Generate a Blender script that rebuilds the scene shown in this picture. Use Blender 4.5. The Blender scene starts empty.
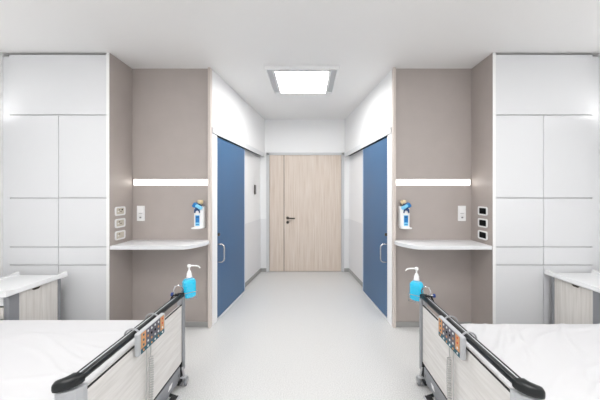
import bpy, bmesh, math, random
from mathutils import Vector, Matrix
random.seed(3)
scene = bpy.context.scene
C = scene.collection
PI = math.pi
H = 2.75           # ceiling height
YN = 2.985         # alcove back plane
YC = 2.637         # wardrobe front plane
YF = 5.065         # end wall of the corridor
XW = 2.82          # side walls

# ---------------------------------------------------------------- materials
MAT = {}
def mat(name, col, rough=0.5, metal=0.0, spec=0.5, emit=None, est=0.0, noise=None, bump=None, coat=0.0):
    m = bpy.data.materials.new(name); m.use_nodes = True
    nt = m.node_tree; b = nt.nodes['Principled BSDF']
    b.inputs['Base Color'].default_value = (*col, 1)
    b.inputs['Roughness'].default_value = rough
    b.inputs['Metallic'].default_value = metal
    b.inputs['Specular IOR Level'].default_value = spec
    b.inputs['Coat Weight'].default_value = coat
    if emit:
        b.inputs['Emission Color'].default_value = (*emit, 1)
        b.inputs['Emission Strength'].default_value = est
    tc = nt.nodes.new('ShaderNodeTexCoord')
    def noise_node(scale, detail=3, stretch=(1, 1, 1)):
        mp = nt.nodes.new('ShaderNodeMapping'); mp.inputs['Scale'].default_value = stretch
        nt.links.new(tc.outputs['Object'], mp.inputs['Vector'])
        n = nt.nodes.new('ShaderNodeTexNoise'); n.inputs['Scale'].default_value = scale
        n.inputs['Detail'].default_value = detail
        nt.links.new(mp.outputs['Vector'], n.inputs['Vector'])
        return n
    if noise:   # (scale, stretch, [(pos, colour)...])
        sc, st, stops = noise
        n = noise_node(sc, 5, st)
        r = nt.nodes.new('ShaderNodeValToRGB')
        els = r.color_ramp.elements
        while len(els) < len(stops): els.new(0.5)
        for e, (p, c) in zip(els, stops):
            e.position = p; e.color = (*c, 1)
        nt.links.new(n.outputs['Fac'], r.inputs['Fac'])
        nt.links.new(r.outputs['Color'], b.inputs['Base Color'])
    if bump:
        sc, st, dist = bump
        n = noise_node(sc, 3)
        bp = nt.nodes.new('ShaderNodeBump'); bp.inputs['Strength'].default_value = st
        bp.inputs['Distance'].default_value = dist
        nt.links.new(n.outputs['Fac'], bp.inputs['Height'])
        nt.links.new(bp.outputs['Normal'], b.inputs['Normal'])
    MAT[name] = m
    return m

def v(r, g, b):
    f = lambda c: (c/255/12.92) if c/255 <= .04045 else ((c/255+.055)/1.055)**2.4
    return (f(r), f(g), f(b))

mat('wall_white', v(244, 244, 244), .6, bump=(180, .05, .001))
mat('ceiling_white', v(240, 239, 238), .55, bump=(120, .04, .001))
mat('wainscot', v(232, 232, 233), .4)
mat('floor', v(226, 226, 225), .32, noise=(130, (1, 1, 1), [(.32, v(190, 190, 189)), (.5, v(210, 210, 209)), (.68, v(224, 224, 223))]), bump=(300, .04, .0006))
mat('taupe', v(176, 167, 162), .5, noise=(6, (1, 1, 1), [(.3, v(174, 165, 160)), (.7, v(178, 169, 164))]), bump=(240, .05, .0005))
mat('beige_edge', v(214, 204, 197), .45)
mat('laminate', v(227, 228, 230), .32)
mat('carcass', v(205, 206, 208), .5)
mat('edge_white', v(246, 246, 246), .4)
mat('baseboard', v(158, 158, 156), .5)
mat('blue', v(54, 98, 139), .36, noise=(3, (1, 1, 1), [(.3, v(53, 97, 138)), (.7, v(55, 99, 140))]))
mat('blue_edge', v(190, 205, 225), .4)
mat('dark_gap', v(38, 44, 55), .6)
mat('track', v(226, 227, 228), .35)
mat('door_wood', v(216, 201, 188), .45, noise=(5, (9, 1, .35), [(.28, v(202, 185, 170)), (.45, v(214, 199, 185)), (.6, v(219, 206, 194)), (.78, v(227, 216, 205))]))
mat('door_groove', v(140, 122, 107), .6)
mat('door_frame', v(205, 206, 207), .4)
mat('steel', v(200, 200, 202), .22, metal=1.0)
mat('dark_steel', v(96, 90, 84), .3, metal=.9)
mat('aluminium', v(178, 179, 182), .36, metal=.6)
mat('grey_post', v(150, 152, 156), .35, metal=.35)
mat('grey_plastic', v(142, 144, 148), .4)
mat('light_plastic', v(184, 186, 189), .35)
mat('black_plastic', v(22, 25, 27), .3, spec=.4)
mat('rubber', v(22, 22, 24), .6)
mat('rail_highlight', v(196, 200, 204), .3)
mat('bed_wood', v(214, 211, 207), .45, noise=(4, (1, 1.2, 14), [(.3, v(213, 210, 206)), (.5, v(223, 220, 217)), (.72, v(231, 229, 226))]))
mat('stand_wood', v(210, 205, 200), .45, noise=(4, (9, 14, .8), [(.3, v(210, 205, 199)), (.5, v(220, 216, 211)), (.72, v(229, 225, 221))]))
mat('stand_top', v(236, 237, 238), .3, coat=.2)
mat('white_plastic', v(240, 240, 240), .3)
mat('socket_black', v(14, 14, 16), .8, spec=.15)
mat('socket_cream', v(205, 198, 184), .35)
mat('mark_grey', v(120, 120, 122), .5)
mat('linen', v(206, 206, 208), .85, spec=.2, bump=(500, .08, .0004))
mat('mattress', v(235, 236, 238), .8)
mat('cream_knob', v(222, 200, 160), .4)
mat('label_blue', v(20, 120, 190), .35)
mat('label_light', v(130, 205, 240), .35)
mat('label_navy', v(18, 62, 110), .35)
mat('key_orange', v(208, 152, 100), .45)
mat('key_red', v(205, 78, 50), .45)
mat('key_teal', v(22, 88, 104), .45)
mat('key_grey', v(92, 90, 100), .45)
mat('key_white', v(226, 228, 228), .4)
mat('clamp_blue', v(30, 58, 130), .4)
mat('light_panel', (1, 1, 1), .5, emit=(1, .992, .98), est=16.5)
mat('fill_lamp', (1, 1, 1), .5, emit=(1, .99, .98), est=8.5)
mat('strip_light', (1, 1, 1), .5, emit=(1, .955, .90), est=2.6)
mat('wall_lamp_light', (1, 1, 1), .5, emit=(1, .99, .98), est=3.6)
mat('cable_grey', v(186, 186, 184), .5)
mat('grille', v(196, 197, 199), .5)
def glassy(name, col, rough, tr):
    m = bpy.data.materials.new(name); m.use_nodes = True
    nt = m.node_tree; b = nt.nodes['Principled BSDF']; out = nt.nodes['Material Output']
    b.inputs['Base Color'].default_value = (*col, 1); b.inputs['Roughness'].default_value = rough
    t = nt.nodes.new('ShaderNodeBsdfTransparent'); mx = nt.nodes.new('ShaderNodeMixShader')
    mx.inputs['Fac'].default_value = tr
    nt.links.new(b.outputs[0], mx.inputs[1]); nt.links.new(t.outputs[0], mx.inputs[2])
    nt.links.new(mx.outputs[0], out.inputs['Surface']); MAT[name] = m
glassy('clear_plastic', v(235, 246, 250), .12, .965)
glassy('window_glass', v(235, 240, 242), .05, .93)
mat('gel', v(0, 198, 240), .2, coat=.5)
MAT['gel'].node_tree.nodes['Principled BSDF'].inputs['Subsurface Weight'].default_value = .12
MAT['gel'].node_tree.nodes['Principled BSDF'].inputs['Subsurface Radius'].default_value = (.01, .03, .04)

# ---------------------------------------------------------------- mesh builder
ORG = {}
class MB:
    def __init__(self): self.bm = bmesh.new(); self.mats = []; self.tf = None
    def mi(self, m):
        if m not in self.mats: self.mats.append(m)
        return self.mats.index(m)
    def add(self, verts, faces, m, smooth=False, bevel=0, seg=2, angle=.5):
        t = bmesh.new()
        vs = [t.verts.new(Vector(p)) for p in verts]
        for f in faces:
            try: t.faces.new([vs[i] for i in f])
            except ValueError: pass
        bmesh.ops.recalc_face_normals(t, faces=t.faces)
        if bevel > 0:
            es = [e for e in t.edges if len(e.link_faces) == 2 and e.calc_face_angle(0) > angle]
            bmesh.ops.bevel(t, geom=es, offset=bevel, segments=seg, profile=.5, affect='EDGES')
        k = self.mi(m)
        mp = {}
        for q in t.verts:
            co = q.co if self.tf is None else self.tf @ q.co
            mp[q] = self.bm.verts.new(co)
        for f in t.faces:
            try: nf = self.bm.faces.new([mp[q] for q in f.verts])
            except ValueError: continue
            nf.material_index = k; nf.smooth = smooth
        t.free(); return self
    def box(self, x0, x1, y0, y1, z0, z1, m, bevel=0, seg=2):
        x0, x1 = sorted((x0, x1)); y0, y1 = sorted((y0, y1)); z0, z1 = sorted((z0, z1))
        p = [(x0,y0,z0),(x1,y0,z0),(x1,y1,z0),(x0,y1,z0),(x0,y0,z1),(x1,y0,z1),(x1,y1,z1),(x0,y1,z1)]
        f = [(0,1,2,3),(4,5,6,7),(0,1,5,4),(1,2,6,5),(2,3,7,6),(3,0,4,7)]
        return self.add(p, f, m, bevel=bevel, seg=seg)
    def prism(self, pts, z0, z1, m, axis='z', bevel=0, seg=2, smooth=False, angle=.5):
        n = len(pts)
        def mk(a, b, c):
            return {'z': (a, b, c), 'y': (a, c, b), 'x': (c, a, b)}[axis]
        p = [mk(a, b, z0) for a, b in pts] + [mk(a, b, z1) for a, b in pts]
        f = [tuple(range(n)), tuple(range(n, 2*n))] + [(i, (i+1) % n, n+(i+1) % n, n+i) for i in range(n)]
        return self.add(p, f, m, bevel=bevel, seg=seg, smooth=smooth, angle=angle)
    def tube(self, path, r, m, n=10, closed=False, radii=None):
        P = [Vector(p) for p in path]; L = len(P); rings = []
        up = None
        for i, p in enumerate(P):
            a = P[i-1] if (i or closed) else P[i]; b = P[(i+1) % L] if (i < L-1 or closed) else P[i]
            t = (b-a).normalized()
            if up is None:
                up = Vector((0,0,1)) if abs(t.z) < .9 else Vector((1,0,0))
            u = (up - t*up.dot(t)).normalized(); w = t.cross(u); up = u
            rr = radii[i] if radii else r
            rings.append([p + (u*math.cos(2*PI*k/n) + w*math.sin(2*PI*k/n))*rr for k in range(n)])
        vs = [q for R in rings for q in R]; f = []
        for i in range(L if closed else L-1):
            j = (i+1) % L
            for k in range(n):
                f.append((i*n+k, i*n+(k+1) % n, j*n+(k+1) % n, j*n+k))
        if not closed: f += [tuple(range(n)), tuple(range((L-1)*n, L*n))]
        return self.add(vs, f, m, smooth=True)
    def lathe(self, prof, c, m, n=24, axis='z', smooth=True):
        c = Vector(c); vs = []; f = []
        for r, h in prof:
            for k in range(n):
                a = 2*PI*k/n; q = (r*math.cos(a), r*math.sin(a), h)
                if axis == 'x': q = (q[2], q[0], q[1])
                if axis == 'y': q = (q[0], q[2], q[1])
                vs.append(c + Vector(q))
        L = len(prof)
        for i in range(L-1):
            for k in range(n): f.append((i*n+k, i*n+(k+1) % n, (i+1)*n+(k+1) % n, (i+1)*n+k))
        f += [tuple(range(n)), tuple(range((L-1)*n, L*n))]
        return self.add(vs, f, m, smooth=smooth)
    def build(self, name, parent=None, org=None):
        o_ = Vector(org) if org is not None else (ORG[parent.name] if parent else Vector((0,0,0)))
        for q in self.bm.verts: q.co -= o_
        me = bpy.data.meshes.new(name); self.bm.to_mesh(me); self.bm.free()
        for m in self.mats: me.materials.append(MAT[m])
        o = bpy.data.objects.new(name, me); C.objects.link(o)
        if parent: o.parent = parent
        else: o.location = o_
        if any(p.use_smooth for p in me.polygons):
            try: me.set_sharp_from_angle(angle=math.radians(40))
            except Exception: pass
        ORG[o.name] = o_
        return o
def root(name, loc, label=None, cat=None, group=None, kind=None):
    o = bpy.data.objects.new(name, None); C.objects.link(o); o.location = loc; ORG[o.name] = Vector(loc)
    o.empty_display_size = .05
    return tag(o, label, cat, group, kind)
def tag(o, label=None, cat=None, group=None, kind=None):
    if label: o['label'] = label
    if cat: o['category'] = cat
    if group: o['group'] = group
    if kind: o['kind'] = kind
    return o
def st(o, label, cat):
    return tag(o, label, cat, kind='structure')
SIDE = {-1: 'left', 1: 'right'}

# ---------------------------------------------------------------- the setting
st(MB().box(-XW-.1, XW+.1, -2.3, YF+.1, -.1, 0, 'floor').build('floor'), 'pale grey speckled vinyl floor running through room and corridor', 'floor')
ceil = MB().box(-XW-.1, XW+.1, -2.3, YF+.1, H, H+.1, 'ceiling_white').build('ceiling')
st(ceil, 'plain white ceiling over the room and corridor', 'ceiling')
# corridor half width at depth y, t = setback behind the wall line
dx = -(.965-.728)/(YF-YN)
ln = math.hypot(1, dx)
def hw(y, t=0): return .965 + dx*(y-YN) + t*ln
for s in (-1, 1):
    sd = SIDE[s]
    st(MB().box(s*XW, s*(XW+.1), -2.3, YN+.1, 0, H, 'wall_white').build('wall_'+sd), 'white side wall at the head of the %s bed' % sd, 'wall')
    w = MB()
    w.prism([(s*hw(3.115), 3.115), (s*hw(YF), YF), (s*1.15, YF), (s*1.15, 3.115)], 2.13, H, 'wall_white')
    w.prism([(s*hw(3.115,.075), 3.115), (s*hw(YF,.075), YF), (s*1.15, YF), (s*1.15, 3.115)], 0, 2.13, 'wall_white')
    w.prism([(s*hw(YN+.002), YN+.002), (s*hw(3.115), 3.115), (s*1.15, 3.115), (s*1.15, YN+.002)], 0, H, 'wall_white')
    st(w.build('wall_corridor_'+sd), 'white angled corridor wall on the %s with recessed lower half' % sd, 'wall')
    st(MB().prism([(s*hw(3.12,.072), 3.12), (s*hw(YF,.072), YF-.001), (s*(hw(YF,.072)+.003), YF-.001), (s*(hw(3.12,.072)+.003), 3.12)], .06, .955, 'wainscot').build('wall_guard_'+sd),
       'light grey protective wainscot sheet low on the %s corridor wall' % sd, 'wall')
    st(MB().prism([(s*hw(3.12,.06), 3.12), (s*hw(YF,.06), YF-.001), (s*hw(YF,.075), YF-.001), (s*hw(3.12,.075), 3.12)], 0, .062, 'baseboard', bevel=.003).build('baseboard_corridor_'+sd),
       'grey coved baseboard along the %s corridor wall' % sd, 'baseboard')
    st(MB().box(s*1.15, s*(XW), YN, YN+.1, 0, H, 'taupe').box(s*.985, s*1.15, YN, YN+.1, 0, H, 'taupe').build('wall_alcove_'+sd),
       'taupe back wall of the desk alcove on the %s' % sd, 'wall')
    st(MB().box(s*.963, s*.992, YN-.035, YN+.02, 0, H, 'beige_edge', .003).build('trim_alcove_'+sd), 'pale beige upright edge strip between %s alcove and corridor' % sd, 'trim')
    st(MB().box(s*.993, s*1.805, YN-.014, YN, 0, .055, 'baseboard', .003).build('baseboard_alcove_'+sd), 'grey baseboard under the shelf of the %s alcove' % sd, 'baseboard')
# end wall
dc = .008
e = MB()
e.box(-1.15, dc-.702, YF, YF+.1, 0, H, 'wall_white').box(dc+.702, 1.15, YF, YF+.1, 0, H, 'wall_white').box(dc-.702, dc+.702, YF, YF+.1, 2.152, H, 'wall_white')
st(e.build('wall_far'), 'white end wall of the corridor around the wooden door', 'wall')
for s in (-1, 1):
    x0, x1 = s*(.702+s*dc), s*.797
    st(MB().box(x0, x1, YF-.003, YF, .06, .955, 'wainscot').box(x0, x1, YF-.014, YF, 0, .062, 'baseboard').build('trim_far_'+SIDE[s]),
       'narrow grey wainscot and baseboard %s of the wooden door' % SIDE[s], 'trim')
st(MB().box(-XW-.1, -2.2, -2.3, -2.2, 0, H, 'wall_white').box(2.2, XW+.1, -2.3, -2.2, 0, H, 'wall_white')
   .box(-2.2, 2.2, -2.3, -2.2, 0, .5, 'wall_white').box(-2.2, 2.2, -2.3, -2.2, 2.5, H, 'wall_white').build('wall_back'), 'white wall with a wide window behind the camera', 'wall')
w = root('window_1', (0, -2.25, .5), 'wide three-part window behind the camera', 'window', kind='structure')
f = MB()
for x in (-2.2, -.76, .7, 2.14): f.box(x, x+.06, -2.28, -2.22, .5, 2.5, 'white_plastic')
f.box(-2.2, 2.2, -2.28, -2.22, .5, .56, 'white_plastic').box(-2.2, 2.2, -2.28, -2.22, 2.44, 2.5, 'white_plastic')
f.build('window_frame', w)
for a, b in ((-2.14, -.76), (-.7, .7), (.76, 2.14)):
    MB().box(a, b, -2.254, -2.248, .56, 2.44, 'window_glass').build('pane', w)

# end door
d = root('door_1', (dc, YF, 0), 'pale oak double-leaf door with narrow side leaf at the corridor end', 'door', kind='structure')
f = MB()
f.box(dc-.702, dc-.652, YF-.02, YF+.06, 0, 2.15, 'door_frame', .003).box(dc+.652, dc+.702, YF-.02, YF+.06, 0, 2.15, 'door_frame', .003)
f.box(dc-.702, dc+.702, YF-.02, YF+.06, 2.11, 2.152, 'door_frame', .003)
f.box(dc-.652, dc+.652, YF+.03, YF+.06, 0, 2.11, 'door_groove')
f.build('frame', d)
MB().box(dc-.648, dc-.392, YF-.004, YF+.03, .006, 2.107, 'door_wood', .002).build('side_leaf', d)
MB().box(dc-.378, dc+.648, YF-.004, YF+.03, .006, 2.107, 'door_wood', .002).build('main_leaf', d)
MB().box(dc-.392, dc-.378, YF+.002, YF+.03, .006, 2.107, 'door_groove').build('cover_strip', d)
hx = dc-.318; hz = .972
h = MB()
h.lathe([(.026, -.010), (.026, 0)], (hx, YF-.004, hz), 'dark_steel', axis='y')
h.tube([(hx, YF-.01, hz), (hx, YF-.05, hz), (hx+.012, YF-.06, hz), (hx+.135, YF-.06, hz-.006)], .012, 'dark_steel')
h.build('lever_handle', d)
l = MB(); l.lathe([(.026, -.012), (.026, 0)], (hx, YF-.004, hz-.078), 'dark_steel', axis='y').box(hx-.005, hx+.005, YF-.022, YF-.012, hz-.095, hz-.07, 'rubber')
l.build('lock', d)

# blue sliding doors
for s in (-1, 1):
    sd = SIDE[s]
    def P(y, t): return (s*hw(y, t), y)
    r = root('door_%d' % (2 if s < 0 else 3), (s*hw(3.55), 3.55, 0), 'blue sliding door on the %s side of the corridor' % sd, 'door', kind='structure')
    MB().prism([P(3.125, .008), P(4.02, .008), P(4.02, .05), P(3.125, .05)], .018, 2.052, 'blue').build('door_panel', r)
    MB().prism([P(4.02, .006), P(4.045, .006), P(4.045, .052), P(4.02, .052)], .018, 2.052, 'blue_edge').build('edge_strip', r)
    MB().prism([P(3.117, -.004), P(4.05, -.004), P(4.05, .055), P(3.117, .055)], 0, .012, 'track', bevel=.002).build('floor_reflection', r)  # pale strip standing in for the reflection along the door bottom
    t = MB()
    t.prism([P(3.0, -.018), P(5.0, -.018), P(5.0, .0), P(3.0, .0)], 2.066, 2.135, 'track', bevel=.004)
    t.prism([P(3.12, -.0), P(5.0, -.0), P(5.0, .072), P(3.12, .072)], 2.085, 2.13, 'dark_gap')
    t.build('track_cover', r)
    MB().prism([P(3.02, -.006), P(3.115, -.006), P(3.115, .05), P(3.02, .05)], 0, 2.066, 'edge_white', bevel=.003).build('jamb', r)
    h = MB(); yh = 3.165
    def Q(t, z): return (s*hw(yh, t), yh, z)
    h.tube([Q(.01, .845), Q(-.035, .845), Q(-.055, .828), Q(-.06, .80), Q(-.06, .69), Q(-.055, .662), Q(-.035, .645), Q(.01, .645)], .0095, 'steel')
    h.build('pull_handle', r)
    MB().lathe([(.016, -.012), (.016, .012)], Q(0, .955), 'dark_steel', axis='x').build('lock', r)
yp = 4.72
o = MB(); xp = -hw(yp, .072)
o.prism([(xp+.001, yp-.05), (xp+.016, yp-.05), (xp+.016, yp+.05), (xp+.001, yp+.05)], 1.40, 1.56, 'dark_steel', bevel=.004)
o.prism([(xp+.016, yp-.03), (xp+.02, yp-.03), (xp+.02, yp+.03), (xp+.016, yp+.03)], 1.44, 1.50, 'grey_plastic')
tag(o.build('switch_plate', org=(xp, yp, 1.48)), 'small dark grey switch plate on the left corridor wall near the wooden door', 'switch')

# corridor ceiling light
cl = root('ceiling_light', (0, 3.29, H), 'square flush ceiling light with glowing white panel before the corridor', 'ceiling light')
f = MB(); a, y0, y1 = .39, 2.92, 3.66
zt = H-.03
f.box(-a, a, y0, y0+.075, zt, H, 'grille', .004).box(-a, a, y1-.03, y1, zt, H, 'white_plastic', .004)
f.box(-a, -a+.02, y0, y1, zt-.004, H, 'white_plastic', .003).box(a-.02, a, y0, y1, zt-.004, H, 'white_plastic', .003)
f.box(-a, a, y0-.012, y0+.018, zt-.006, H, 'white_plastic', .003)
f.build('frame', cl)
for s in (-1, 1):
    g = MB(); g.box(s*.31, s*(a-.02), y0+.02, y1-.02, zt+.008, H, 'grille')
    g.box(s*.285, s*.312, y0+.05, y1-.02, zt-.004, H, 'white_plastic', .003)
    g.build('side_grille', cl)
MB().box(-.284, .284, y0+.076, y1-.032, zt+.004, H, 'light_panel').build('diffuser', cl)
# unseen ceiling lamps added to light the room (above and behind the camera)
for i, (x, y) in enumerate(((-1.45, .85), (1.45, .85), (0, -1.0))):
    r = root('ceiling_light', (x, y, H), ['unseen fill lamp added on the ceiling above the left bed', 'unseen fill lamp added on the ceiling above the right bed', 'unseen fill lamp added on the ceiling behind the camera'][i], 'ceiling light')
    MB().box(x-.45, x+.45, y-.45, y+.45, H-.02, H, 'white_plastic', .003).build('frame', r)
    MB().box(x-.41, x+.41, y-.41, y+.41, H-.024, H-.018, 'fill_lamp').build('diffuser', r)

# ---------------------------------------------------------------- per side furniture
def wardrobe(s):
    sd = SIDE[s]
    X = lambda x: s*x
    r = root('wardrobe', (X(2.279), 2.8, 0), 'tall white built-in wardrobe wall on the %s with flush doors' % sd, 'wardrobe')
    xi, xo = 1.832, 2.75
    MB().box(X(xi), X(xo), YC+.02, YN-.004, .0, 2.735, 'carcass').build('carcass', r)
    b = MB().box(X(1.806), X(1.83), YC+.004, YN-.004, 0, 2.748, 'taupe').box(X(1.806), X(1.832), YC-.004, YC+.004, 0, 2.748, 'edge_white', .001)
    b.build('side_panel', r)
    rows = [(.01, .747), (.747, .917), (.917, 1.378), (1.378, 2.16)]
    g = .004; xm = 2.285
    for i, (z0, z1) in enumerate(rows):
        for k, (a, c) in enumerate(((xi, xm), (xm, xo))):
            MB().box(X(a+.0025), X(c-.0025), YC, YC+.019, z0+g, z1-g, 'laminate', .0015).build('drawer_front' if i == 1 else 'door', r)
    MB().box(X(xi+.0025), X(xo-.0025), YC, YC+.019, 2.16+g, 2.728, 'laminate', .0015).build('top_panel', r)
    MB().box(X(xo+.003), X(XW-.001), YC+.012, YC+.03, 0, 2.715, 'laminate').build('filler_strip', r)

def shelf(s):
    sd = SIDE[s]
    pts = [(1.804, YC+.004), (1.16, YC+.004), (1.115, YC+.01), (1.08, YC+.03), (1.045, YC+.07), (1.005, YC+.135), (.978, YC+.20), (.972, YC+.23), (.972, YN-.042), (.994, YN-.04), (.994, YN-.001), (1.804, YN-.001)]
    m = MB().prism([(s*a, b) for a, b in pts], .889, .926, 'laminate', bevel=.004)
    tag(m.build('wall_shelf', org=(s*1.4, YN, .889)), 'white wall shelf with a rounded corner in the %s taupe alcove' % sd, 'shelf')

def strip(s):
    r = root('light_strip', (s*1.4, YN, 1.52), 'glowing horizontal light strip on the %s alcove wall' % SIDE[s], 'wall light')
    MB().box(s*1.0, s*1.79, YN-.006, YN, 1.503, 1.572, 'edge_white', .001).build('housing', r)
    MB().box(s*1.003, s*1.787, YN-.008, YN-.006, 1.508, 1.567, 'strip_light').build('diffuser', r)

def rrect(w, h, rad, n=5):
    o = []
    for cx, cy, a0 in ((w/2-rad, h/2-rad, 0), (-w/2+rad, h/2-rad, 90), (-w/2+rad, -h/2+rad, 180), (w/2-rad, -h/2+rad, 270)):
        for k in range(n+1):
            a = math.radians(a0 + 90*k/n); o.append((cx+rad*math.cos(a), cy+rad*math.sin(a)))
    return o

def sockets(s):
    for i, (z, wh) in enumerate(((1.246, 'topmost'), (1.127, 'middle'), (1.007, 'lowest'))):
        r = root('wall_socket', (s*1.806, 2.785, z), ('white framed recessed socket filled with cream inserts, %s of three in left alcove' if s < 0 else 'white framed recessed socket with black inside, %s of three in right alcove') % wh, 'socket')
        xs = 1.806
        out = [(2.785+a, z+b) for a, b in rrect(.15, .088, .02)]
        inn = [(2.785+a, z+b) for a, b in rrect(.118, .060, .009)]
        m = MB()
        # frame ring
        n = len(out); vs = []
        for xx in (xs-.0005, xs-.008):
            vs += [(s*xx, a, b) for a, b in out]
            vs += [(s*xx, a, b) for a, b in inn]
        fs = []
        for k in range(n):
            j = (k+1) % n
            fs += [(k, j, n+j, n+k), (2*n+k, 2*n+j, 3*n+j, 3*n+k), (k, j, 2*n+j, 2*n+k), (n+k, n+j, 3*n+j, 3*n+k)]
        m.add(vs, fs, 'white_plastic')
        m.build('frame', r)
        MB().prism(inn, s*(xs-.0005), s*(xs-.002), 'socket_black' if s > 0 else 'socket_cream', axis='x').build('insert', r)
        if s > 0:
            MB().box(s*(xs-.002), s*(xs-.004), 2.785-.03, 2.785+.03, z-.02, z+.02, 'socket_black', .001).build('outlet', r)
        else:
            for (a, b, w_, h_, mt) in ((.03, .012, .018, .013, 'socket_black'), (.012, -.006, .014, .01, 'dark_steel'), (-.01, .012, .018, .008, 'dark_steel'), (-.028, -.004, .014, .012, 'white_plastic'))[i:]:
                MB().box(s*(xs-.002), s*(xs-.005), 2.785+a-w_/2, 2.785+a+w_/2, z+b-h_/2, z+b+h_/2, mt, .001).build('outlet', r)
    # double plate on the back wall
    x = s*1.715 if s < 0 else s*1.702; z = 1.208
    r = root('wall_socket', (x, YN, z), 'white double wall plate with switch above socket on the %s alcove back wall' % SIDE[s], 'socket')
    MB().box(x-.041, x+.041, YN-.009, YN, z-.081, z+.081, 'white_plastic', .003).build('plate', r)
    MB().box(x-.027, x+.027, YN-.013, YN-.009, z+.012, z+.066, 'edge_white', .002).build('rocker', r)
    q = MB().lathe([(.021, -.003), (.021, 0)], (x, YN-.009, z-.038), 'wainscot', axis='y')
    q.box(x-.018, x+.018, YN-.0105, YN-.009, z-.003, z, 'mark_grey').box(x-.009, x+.009, YN-.014, YN-.0115, z-.05, z-.036, 'mark_grey')
    q.build('socket_insert', r)

def wall_dispenser(s):
    cx = 1.078
    r = root('soap_dispenser', (s*cx, YN, 1.06), 'white wall sanitizer dispenser with blue bottle and cream pump on the %s alcove wall' % SIDE[s], 'dispenser')
    X = lambda x: s*(cx+x)       # x positive points towards the wardrobe
    MB().box(X(-.052), X(-.036), YN-.075, YN, 1.065, 1.285, 'white_plastic', .005).box(X(-.036), X(.034), YN-.012, YN, 1.065, 1.27, 'white_plastic', .003).build('back_plate', r)
    MB().prism([(X(-.05), YN-.012), (X(.038), YN-.012), (X(.044), YN-.03), (X(.042), YN-.078), (X(.03), YN-.09), (X(-.036), YN-.09), (X(-.05), YN-.08)], 1.068, 1.27, 'white_plastic', bevel=.006).build('housing', r)
    # drip tray sticking out towards the room
    MB().prism([(X(-.05), YN-.01), (X(.04), YN-.01), (X(.05), YN-.06), (X(.055), YN-.115), (X(.03), YN-.125), (X(-.04), YN-.125), (X(-.052), YN-.08)], 1.055, 1.07, 'white_plastic', bevel=.004).build('drip_tray', r)
    lb = MB().box(X(-.022), X(.022), YN-.0915, YN-.09, 1.085, 1.195, 'label_light').box(X(-.02), X(.02), YN-.0925, YN-.0915, 1.12, 1.19, 'label_blue').box(X(-.016), X(.016), YN-.0925, YN-.0915, 1.095, 1.103, 'label_blue').box(X(-.014), X(.014), YN-.0932, YN-.0925, 1.17, 1.18, 'label_navy')
    lb.build('label', r)
    # refill bottle shoulder, blue arc and arm lever
    MB().lathe([(.026, 0), (.034, .012), (.033, .03), (.02, .05), (.016, .062)], (X(-.002), YN-.055, 1.255), 'label_navy').build('refill_bottle', r)
    lv = MB()
    ang = .55
    for (u0, u1, t0, t1, mt) in ((-.05, .03, -.012, .02, 'label_light'), (.012, .052, -.026, .022, 'label_blue')):
        pts = []
        for u, t in ((u0, t0), (u1, t0), (u1, t1), (u0, t1)):
            pts.append((X(u*math.cos(ang) - t*math.sin(ang)), 1.283 + u*math.sin(ang) + t*math.cos(ang)))
        lv.prism(pts, YN-.105, YN-.03, mt, axis='y', bevel=.009, seg=3)
    lv.build('arm_lever', r)
    MB().prism([(X(-.028), 1.22), (X(-.024), 1.255), (X(-.008), 1.275), (X(.015), 1.275), (X(.032), 1.255), (X(.034), 1.222), (X(.022), 1.216), (X(.016), 1.238), (X(0), 1.245), (X(-.014), 1.236), (X(-.018), 1.216)], YN-.097, YN-.089, 'label_navy', axis='y', bevel=.001).build('arc_mark', r)
    MB().lathe([(.012, 0), (.012, .035), (.025, .04), (.03, .055), (.028, .07), (.018, .076)], (X(-.014), YN-.05, 1.275), 'cream_knob').build('pump_head', r)

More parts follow.
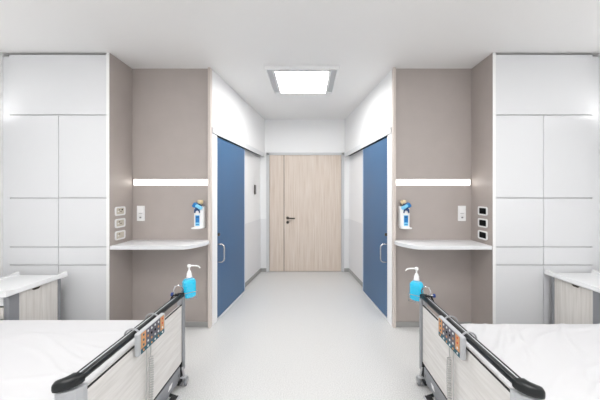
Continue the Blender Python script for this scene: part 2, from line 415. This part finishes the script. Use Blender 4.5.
def bedside(s):
    # measured: left one stands further into the room than the right one
    xi, xo = (2.135, 2.585) if s < 0 else (2.285, 2.735)
    y0, y1 = (2.045, 2.54) if s < 0 else (2.09, 2.60)
    sd = SIDE[s]; X = lambda x: s*x; zt = .70
    r = root('bedside_cabinet', (X((xi+xo)/2), (y0+y1)/2, 0), 'bedside cabinet with white tray top and pale wood side beyond the %s bed' % sd, 'bedside cabinet')
    # tray top
    t = MB().box(X(xi), X(xo), y0-.005, y1, zt-.038, zt-.016, 'stand_top', .006)
    t.build('tray_top', r)
    for (xa, xb, dirn) in ((xi, xi+.03, 1), (xo-.03, xo, -1)):
        l = MB(); N = 14; vs = []
        # lip rises at both ends
        for k in range(N+1):
            u = k/N; y = y0-.015 + (y1+.01-(y0-.015))*u
            zz = zt + .012*max(0, 1-min(u, 1-u)/.12)
            o_ = .012*max(0, 1-min(u, 1-u)/.10)
            a, b = (xa-o_, xb) if dirn > 0 else (xa, xb+o_)
            vs += [(X(a), y, zt-.03), (X(b), y, zt-.03), (X(b-.008 if dirn > 0 else b-.004), y, zz), (X(a+.004 if dirn > 0 else a+.008), y, zz)]
        fs = [(0,1,2,3), tuple(4*N+i for i in range(4))]
        for k in range(N):
            for i in range(4): fs.append((4*k+i, 4*k+(i+1) % 4, 4*k+4+(i+1) % 4, 4*k+4+i))
        l.add(vs, fs, 'stand_top', smooth=True); l.build('tray_lip', r)
    # corner posts
    for (xa, xb) in ((xi+.02, xi+.055), (xo-.055, xo-.02)):
        for (ya, yb) in ((y0+.03, y0+.115), (y1-.05, y1-.02)):
            MB().box(X(xa), X(xb), ya, yb, .07, zt-.038, 'grey_post', .008, 3).build('post', r)
            c = MB(); xm, ym = X((xa+xb)/2), (ya+yb)/2
            c.lathe([(.0, -.012), (.026, -.012), (.03, -.006), (.03, .006), (.026, .012), (0, .012)], (xm, ym, .03), 'rubber', axis='x').tube([(xm, ym, .06), (xm, ym, .075)], .008, 'steel')
            c.build('caster', r)
    MB().box(X(xi+.026), X(xi+.04), y0+.11, y1-.05, .09, zt-.04, 'stand_wood').build('side_panel', r)
    MB().box(X(xo-.04), X(xo-.026), y0+.11, y1-.05, .09, zt-.04, 'stand_wood').build('side_panel', r)
    MB().box(X(xi+.055), X(xo-.055), y1-.045, y1-.03, .09, zt-.04, 'stand_wood').build('back_panel', r)
    MB().box(X(xi+.045), X(xo-.045), y0+.05, y1-.05, .09, .11, 'stand_wood').build('bottom', r)
    # finger pull on the side panel
    ym = (y0+y1)/2
    MB().prism([(ym-.035, zt-.048), (ym+.035, zt-.048), (ym+.02, zt-.062), (ym-.02, zt-.062)], X(xi+.0262), X(xi+.02), 'dark_steel', axis='x', bevel=.001).build('finger_pull', r)
    for z0, z1, mt in ((.585, .648, 'stand_top'), (.49, .572, 'stand_wood'), (.11, .478, 'stand_wood')):
        d = MB().box(X(xi+.06), X(xo-.06), y0+.032, y0+.05, z0, z1, mt, .004).build('drawer', r)
        MB().box(X((xi+xo)/2-.06), X((xi+xo)/2+.06), y0+.016, y0+.032, z1-.02, z1-.008, 'grey_plastic', .003).build('handle', d)

def bed(s):
    sd = SIDE[s]
    # off = rail centre distance from the middle of the room
    off = .895 if s < 0 else .943
    X = lambda x: s*(off + x)
    zr, zp = (.652, .590) if s < 0 else (.642, .588)
    y0, y1 = (1.13, 2.115)  if s < 0 else (1.11, 2.115)
    bx = 2.775
    r = root('hospital_bed', (s*1.85, (y0+y1)/2, 0), 'white and grey hospital bed on the %s, footboard towards the aisle' % sd, 'bed')
    px = -.022        # panel plane, towards the aisle
    MB().box(X(px), X(px+.022), y0+.05, y1-.03, .165, zp, 'bed_wood', .002).build('footboard_panel', r)
    MB().box(X(px-.001), X(px+.007), y0+.05, y1-.03, zp-.001, zp+.004, 'rubber').build('panel_edging', r)
    g = MB().box(X(px+.001), X(px+.03), y0+.10, y1-.045, .045, .143, 'grey_plastic', .006).box(X(px+.008), X(px+.026), y0+.10, y1-.03, .14, .17, 'rubber')
    g.build('bumper_box', r)
    lm = MB(); yl = y1-.20
    lm.prism([(yl-.03, .085), (yl+.012, .085), (yl+.03, .11), (yl-.012, .11)], X(px+.0012), X(px-.001), 'white_plastic', axis='x', bevel=.0005)
    lm.build('badge', r)
    MB().box(X(px+.0012), X(px-.0005), y1-.085, y1-.065, .085, .105, 'mark_grey').build('sticker', r)
    MB().box(X(px-.005), X(px+.03), y1-.045, y1-.025, .05, .17, 'rubber', .003).box(X(px-.01), X(px+.04), y1-.09, y1-.035, .03, .06, 'rubber', .004).build('corner_bracket', r)
    # posts
    pw = MB().box(X(px-.012), X(px+.004), y1-.03, y1+.006, .10, zr-.01, 'grey_post', .006, 3).box(X(px+.004), X(px+.04), y1-.02, y1+.004, zp-.02, zr-.012, 'light_plastic', .004)
    pw.build('post', r)
    MB().prism([(X(px-.002), y0+.07), (X(px-.001), y0+.045), (X(px+.012), y0+.022), (X(px+.038), y0+.006), (X(px+.075), y0-.003), (X(px+.088), y0+.008), (X(px+.085), y0+.035), (X(px+.05), y0+.07)], .10, zr-.035, 'light_plastic', bevel=.006, angle=.9).build('post', r)
    # rail: two lobes, highlight in the groove painted as a pale strip
    a = MB()
    prof = []
    for k in range(9): an = PI/2 + 0 - PI*k/8; prof.append((.014+.019*math.cos(an), .019*math.sin(an)*1.05))
    prof = prof + [(-p_[0], -p_[1]) for p_ in prof]
    # groove: insert dips in the flat between lobes
    pr = []
    for k in range(11): an = 2.2 - 4.4*k/10; pr.append((.0125+.0125*math.cos(an), .0155*math.sin(an)))
    pr += [(-x_, -z_) for x_, z_ in pr]
    a.prism([(X(x_), zr+z_) for x_, z_ in pr], y0+.04, y1+.005, 'black_plastic', axis='y', smooth=True)
    a.build('top_rail', r)
    MB().box(X(.001), X(.007), y0+.050, y1-.01, zr+.005, zr+.0138, 'rail_highlight').build('groove_highlight', r)
    MB().box(X(-.027), X(.027), y1+.0, y1+.016, zr-.02, zr+.017, 'black_plastic', .006, 3).build('rail_end_cap', r)
    # near corner cap: thick, bending down and back towards the mattress
    c = MB(); rings = []; path = [(0, y0+.050, zr, .027, .016), (0, y0+.047, zr, .030, .021), (.002, y0+.037, zr-.001, .030, .022), (.008, y0+.026, zr-.002, .029, .022), (.020, y0+.015, zr-.004, .027, .022), (.036, y0+.007, zr-.006, .024, .021), (.052, y0+.003, zr-.008, .021, .020), (.062, y0+.002, zr-.010, .019, .018), (.068, y0+.003, zr-.011, .014, .012)]
    vs = []; n = 16
    for (xx, yy, zz, rx, rz) in path:
        ti = max(0, min(1, (xx)/.05)) * 1.15
        for k in range(n):
            an = 2*PI*k/n; ce, se = math.cos(an), math.sin(an)
            q = lambda t: math.copysign(abs(t)**.55, t)
            vs.append((X(xx+rx*q(ce)*math.cos(ti)), yy+rx*q(ce)*math.sin(ti), zz+rz*q(se)))
    fs = [tuple(range(n)), tuple(range((len(path)-1)*n, len(path)*n))]
    for i in range(len(path)-1):
        for k in range(n): fs.append((i*n+k, i*n+(k+1) % n, (i+1)*n+(k+1) % n, (i+1)*n+k))
    c.add(vs, fs, 'black_plastic', smooth=True); c.build('rail_corner_cap', r)
    # body
    ins = .055
    MB().box(X(ins), s*bx, y0+.04, y1-.05, .27, .325, 'grey_plastic', .01).build('mattress_platform', r)
    u = MB()
    for yy in (y0+.16, y1-.2): u.box(X(.05), s*(bx-.1), yy, yy+.05, .13, .18, 'grey_plastic', .004)
    for xx in (off+.25, bx-.45): u.box(s*xx, s*(xx+.10), y0+.16, y1-.15, .15, .27, 'aluminium', .006)
    u.build('undercarriage', r)
    MB().box(s*(bx+.002), s*(bx+.03), y0+.04, y1-.04, .20, .95, 'bed_wood', .008).build('headboard', r)
    # casters
    for (cx_, cy_) in ((X(-.04), y1-.035), (X(-.005), y0+.12), (s*(bx-.15), y1-.08), (s*(bx-.15), y0+.12)):
        w = MB()
        for dd in (-.017, .017):
            w.lathe([(.0, -.009), (.024, -.009), (.03, -.005), (.03, .005), (.024, .009), (0, .009)], (cx_+dd, cy_, .0305), 'grey_plastic', axis='x')
            w.lathe([(.0, -.011), (.015, -.011), (.017, .011), (0, .011)], (cx_+dd, cy_, .0305), 'steel', axis='x', n=16)
        w.box(cx_-.007, cx_+.007, cy_-.012, cy_+.012, .025, .07, 'aluminium', .003)
        w.box(cx_-.022, cx_+.022, cy_-.022, cy_+.018, .058, .066, 'light_plastic', .003)
        w.tube([(cx_, cy_, .065), (cx_+s*.015, cy_, .135)], .009, 'steel')
        w.build('caster', r)
    br = MB(); cy_ = y1-.23; cx_ = X(-.06)
    br.tube([(X(.0), cy_+.03, .05), (cx_, cy_+.02, .04)], .01, 'black_plastic')
    br.box(cx_-.03, cx_+.03, cy_-.03, cy_+.03, .025, .045, 'light_plastic', .008, 3).box(cx_-.022, cx_+.022, cy_-.02, cy_+.02, .045, .05, 'rubber', .002)
    br.build('brake_pedal', r)

    # mattress and duvet
    zm = .482 if s < 0 else .453
    m = MB().box(X(.08), s*(bx-.01), y0+.07, 1.99, .327, zm, 'mattress', .03, 3)
    tag(m.build('mattress', org=(s*1.85, 1.6, .327)), 'white foam mattress under the duvet of the %s bed' % sd, 'mattress')
    rnd = random.Random(11 if s < 0 else 5)
    folds = []
    for k in range(34 if s > 0 else 16):
        folds.append((rnd.uniform(0, 1.3), rnd.uniform(0, .9), rnd.uniform(.3, 1.3) if s > 0 else rnd.uniform(-.3, .5), rnd.uniform(.10, .4), rnd.uniform(.010, .024), rnd.uniform(.006, .013) if s > 0 else rnd.uniform(.002, .007)))
    x0, x1 = (.058), bx-.02-off
    ya, yb = y0+.045, 2.012
    NX, NY = 150, 84; vs = []
    from mathutils import noise as mn
    edge = .10
    for j in range(NY+1):
        for i in range(NX+1):
            u, w_ = i/NX, j/NY
            # param: side drops at both long sides and at the foot
            x = x0 + (x1-x0)*u; y = ya + (yb-ya)*w_
            def drop(d_, R=.044):
                return 0 if d_ > R else (R - math.sqrt(max(0, R*R-(R-d_)**2)))
            z = zm + .047
            f_ = 0
            for (fx, fy, an, ln_, wd, hh) in folds:
                du = (x-fx)*math.cos(an) + (y-ya-fy)*math.sin(an); dv = -(x-fx)*math.sin(an) + (y-ya-fy)*math.cos(an)
                dv += .02*math.sin(du*9+fx*7)
                f_ += hh*math.exp(-(du/ln_)**2)*math.exp(-(dv/wd)**2)
            f_ += .006*mn.noise(Vector((x*3.2, y*3.2, s*3))) + .003*mn.noise(Vector((x*9, y*9, s*3)))
            de = min(y-ya, yb-y, x-x0)
            z += f_*min(1, de/.12)
            z -= drop(y-ya) + drop(yb-y) + drop(x-x0, .03)
            vs.append((s*(off+x), y, z))
    top = len(vs); fs = []
    W = NX+1
    for j in range(NY):
        for i in range(NX): fs.append((j*W+i, j*W+i+1, (j+1)*W+i+1, (j+1)*W+i))
    # skirt down then under edge
    bord = [i for i in range(NX+1)] + [j*W+NX for j in range(1, NY+1)] + [NY*W+i for i in range(NX-1, -1, -1)] + [j*W for j in range(NY-1, 0, -1)]
    for b_ in bord:
        q = vs[b_]; vs.append((q[0], q[1], zm+.0005))
    nb = len(bord)
    for k in range(nb): fs.append((bord[k], bord[(k+1) % nb], top+(k+1) % nb, top+k))
    fs.append(tuple(range(top, top+nb)))
    dv_ = MB(); dv_.add(vs, fs, 'linen', smooth=True)
    o = dv_.build('duvet', org=(s*1.85, 1.6, zm))
    tag(o, ('smooth white duvet spread over the left bed' if s < 0 else 'creased white duvet spread over the right bed'), 'duvet')

    # hand control hanging on the footboard
    uy = 1 if s < 0 else -1
    ya_, yb_ = (1.50, 1.775) if s < 0 else (1.485, 1.76)
    hxo = px-.009; hxi = hxo-.028     # back / front face
    zc = (zr-.045); hh = .125; z0, z1 = zc-hh/2, zc+hh/2
    ymid = (ya_+yb_)/2
    rr = root('bed_control', (X(hxo), ymid, z0), 'grey bed hand control with orange and teal keys hooked over %s bed rail' % sd, 'remote control')
    MB().box(X(hxi), X(hxo), ya_, yb_, z0, z1, 'light_plastic', .009, 4).build('body', rr)
    kp = MB(); kw = yb_-ya_-.034; kh = hh-.014
    U = lambda u: ymid + uy*(u-.5)*kw
    V = lambda t: z0+.007 + t*kh
    xf = hxi
    kp.box(X(xf), X(xf-.001), U(0), U(1), V(0), V(1), 'key_grey')
    kp.box(X(xf-.001), X(xf-.0016), U(0), U(.19), V(.24), V(1), 'key_orange')
    kp.box(X(xf-.001), X(xf-.0016), U(.82), U(1), V(.24), V(1), 'key_orange')
    kp.box(X(xf-.001), X(xf-.0016), U(0), U(1), V(0), V(.24), 'key_teal')
    kp.build('keypad', rr)
    for ci in range(6):
        for ri in range(4):
            uc = (.095, .27, .42, .57, .72, .91)[ci]; vc = (.12, .38, .62, .87)[ri]
            if ri == 0: mt = 'key_white' if ci % 2 else 'key_orange'
            elif ci in (0, 5): mt = 'key_red' if (ci == 5 and ri == 3) else ('key_teal' if ci == 0 else 'key_red' if ri == 2 else 'key_white')
            elif ri == 3: mt = 'key_white'
            else: mt = 'key_orange' if (ri+ci) % 3 == 0 else ('socket_black' if ri == 2 else 'key_white')
            if ri in (1, 2) and ci in (0,): mt = 'key_teal'
            MB().lathe([(.0066, 0), (.006, -s*.002)], (X(xf-.0016), U(uc), V(vc)), mt, axis='x', n=12, smooth=False).build('button', rr)
    for yy in (ya_+.035, yb_-.045):
        hk = []
        for k in range(15):
            an = -.15 + (PI+.5)*k/14
            hk.append((X(-.001 - .041*math.cos(an)), yy, zr-.005+.034*math.sin(an)))
        hk = [(X(hxo-.008), yy, z1-.02)] + hk
        MB().tube(hk, .005, 'aluminium', 8).build('hook', rr)
    # coiled cable
    cyb = ymid + (.0 if s < 0 else .02); pts = [(X(hxo-.012), cyb, z0+.005), (X(hxo-.012), cyb+.004, z0-.03), (X(hxo-.01), cyb, z0-.075)]
    cb = MB(); cb.tube(pts, 0.0032, 'cable_grey', 8)
    turns = 26; zz0 = z0-.075; L = .36; cp = []
    for k in range(turns*8+1):
        t = k/(turns*8); an = 2*PI*k/8
        cp.append((X(hxo-.014)+.0105*math.cos(an), cyb+.008*math.sin(t*5)+.0105*math.sin(an), zz0-L*t))
    cb.tube(cp, .003, 'cable_grey', 6)
    end = cp[-1]
    cb.tube([end, (X(hxo-.012), cyb-.02, end[2]-.02), (X(hxo-.008), cyb-.035, end[2]+.02), (X(hxo-.006), cyb-.035, end[2]+.15), (X(hxo-.006), cyb-.03, z0-.0), ], .0025, 'cable_grey', 8)
    cb.build('coiled_cable', rr)

    # pump bottle and its wire holder, clamped to the far end of the rail
    if s < 0: bxw, byw, zb, rot = -.858, 2.18, .612, .72
    else: bxw, byw, zb, rot = .912, 2.18, .590, -.72
    hr = root('bottle_holder', (X(0), y1-.04, zr), 'steel wire bottle holder with blue clamp screw on the %s bed rail end' % sd, 'holder')
    M = Matrix.Translation((bxw, byw, zb)) @ Matrix.Rotation(rot, 4, 'Z')
    wf = MB(); W2, D2 = .0495, .0395
    wr = .0022
    for z in (-.004, .05):
        wf.tube([M @ Vector(p) for p in ((-W2, -D2, z), (W2, -D2, z), (W2, D2, z), (-W2, D2, z))], wr, 'steel', 6, closed=True)
    for (a_, b_) in ((-W2, -D2), (W2, -D2), (W2, D2), (-W2, D2)):
        wf.tube([M @ Vector((a_, b_, -.004)), M @ Vector((a_, b_, .05))], wr, 'steel', 6)
    wf.tube([M @ Vector((0, -D2, -.004)), M @ Vector((0, D2, -.004))], wr, 'steel', 6)
    wf.build('wire_basket', hr)
    yl = y1-.045
    cpth = [M @ Vector((W2 if s > 0 else -W2, 0, .03)), (X(-.012), y1+.02, zr+.035), (X(-.01), y1, zr+.065), (X(.0), yl+.01, zr+.088), (X(.016), yl-.005, zr+.088), (X(.026), yl-.01, zr+.06), (X(.018), yl-.01, zr+.022)]
    MB().tube(cpth, .0055, 'steel', 8).build('clamp_arm', hr)
    MB().box(X(-.012), X(.038), yl-.025, yl+.005, zr+.02, zr+.03, 'rubber', .003).tube([(X(.03), yl-.015, zr+.022), (X(.045), yl-.015, zr-.015)], .007, 'rubber').build('clamp_jaw', hr)
    MB().tube([(X(.022), yl-.015, zr+.03), (X(.042), yl-.015, zr+.03)], .004, 'steel').lathe([(.004, 0), (.014, .002), (.014, .014), (.005, .018)], (X(.042), yl-.015, zr+.03), 'clamp_blue', axis='x').build('clamp_screw', hr)

    br_ = root('pump_bottle', (bxw, byw, zb), 'blue sanitizer pump bottle at the far end of the %s bed rail' % sd, 'bottle')
    def bprof(w, d, c): return [(w-c, -d), (w, -d+c), (w, d-c), (w-c, d), (-w+c, d), (-w, d-c), (-w, -d+c), (-w+c, -d)]
    def loft(secs, m, name, smooth=False):
        b_ = MB(); b_.tf = M; vs = []; n = 8
        for (w, d_, c_, z) in secs: vs += [(x_, y_, z) for x_, y_ in bprof(w, d_, c_)]
        fs = [tuple(range(n)), tuple(range((len(secs)-1)*n, len(secs)*n))]
        for i in range(len(secs)-1):
            for k in range(n): fs.append((i*n+k, i*n+(k+1) % n, (i+1)*n+(k+1) % n, (i+1)*n+k))
        b_.add(vs, fs, m, bevel=.0015 if not smooth else 0, seg=1); return b_.build(name, br_)
    loft([(.034, .026, .012, .0), (.047, .037, .014, .014), (.047, .037, .014, .125), (.030, .028, .013, .158), (.018, .018, .007, .166), (.016, .016, .006, .174)], 'clear_plastic', 'bottle_shell')
    loft([(.032, .024, .012, .002), (.0455, .0355, .014, .0155), (.0455, .0355, .014, .125), (.0345, .031, .013, .145)], 'gel', 'blue_gel')
    pm = MB(); pm.tf = M
    pm.lathe([(.022, .160), (.021, .166), (.0185, .170), (.0185, .188), (.015, .194), (.012, .206), (.006, .21), (.0055, .232), (.012, .236), (.0145, .246), (.012, .256), (0, .258)], (0, 0, 0), 'white_plastic')
    nx = -s
    inv = Matrix.Rotation(-rot, 4, 'Z')
    pm.tube([inv @ Vector(p) for p in ((0, 0, .247), (nx*.03, -.004, .249), (nx*.06, -.008, .249), (nx*.078, -.01, .245), (nx*.09, -.012, .233))], .005, 'white_plastic', 10, radii=[.0075, .006, .0055, .005, .0042])
    pm.build('pump', br_)
    lb = MB(); lb.tf = M
    lb.box(.0472, .0478, -.014, .014, .112, .124, 'label_navy') if s < 0 else lb.box(-.0478, -.0472, -.014, .014, .112, .124, 'label_navy')
    lb.build('label', br_)

for s in (-1, 1):
    wardrobe(s); shelf(s); strip(s); sockets(s); wall_dispenser(s); bedside(s); bed(s)
    # wall lamp above the bed head
    r = root('wall_lamp', (s*XW, 1.8, 2.16), 'long white wall lamp above the head of the %s bed' % SIDE[s], 'wall lamp')
    MB().box(s*(XW-.055), s*XW, 1.1, 2.54, 2.13, 2.19, 'white_plastic', .004).build('housing', r)
    MB().box(s*(XW-.05), s*(XW-.008), 1.12, 2.542, 2.19, 2.195, 'wall_lamp_light').box(s*(XW-.05), s*(XW-.008), 2.54, 2.546, 2.14, 2.185, 'wall_lamp_light').build('diffuser', r)

GROUPS = {'ceiling_light': 'square ceiling lamps', 'wardrobe': 'built-in wardrobes', 'wall_shelf': 'alcove shelves', 'light_strip': 'alcove light strips',
    'soap_dispenser': 'wall sanitizer dispensers', 'bedside_cabinet': 'bedside cabinets', 'hospital_bed': 'hospital beds', 'mattress': 'mattresses', 'duvet': 'duvets',
    'bed_control': 'bed hand controls', 'bottle_holder': 'wire bottle holders', 'pump_bottle': 'blue pump bottles', 'wall_lamp': 'wall lamps above the beds'}
for o in C.objects:
    n = o.name.split('.')[0]
    if o.parent is None and n in GROUPS: o['group'] = GROUPS[n]
    if o.parent is None and n == 'wall_socket':
        o['group'] = 'double wall plates' if 'double' in o['label'] else ('cream recessed sockets' if 'cream' in o['label'] else 'black recessed sockets')

# ---------------------------------------------------------------- world, camera
wd = bpy.data.worlds.new('World'); scene.world = wd; wd.use_nodes = True
bg = wd.node_tree.nodes['Background']; bg.inputs['Color'].default_value = (.98, .99, 1, 1); bg.inputs['Strength'].default_value = .9
cam = bpy.data.cameras.new('camera'); co = bpy.data.objects.new('camera', cam); C.objects.link(co)
co.location = (.075, 0, 1.428); co.rotation_euler = (PI/2, 0, 0)
cam.sensor_width = 36; cam.sensor_fit = 'HORIZONTAL'; cam.lens = 36*280/600
cam.shift_x = -9/600; cam.shift_y = -7.3/600
cam.clip_start = .05
scene.camera = co
vs_ = scene.view_settings
vs_.view_transform = 'Standard'; vs_.look = 'None'; vs_.gamma = 1; vs_.exposure = 0.74
vs_.use_curve_mapping = False
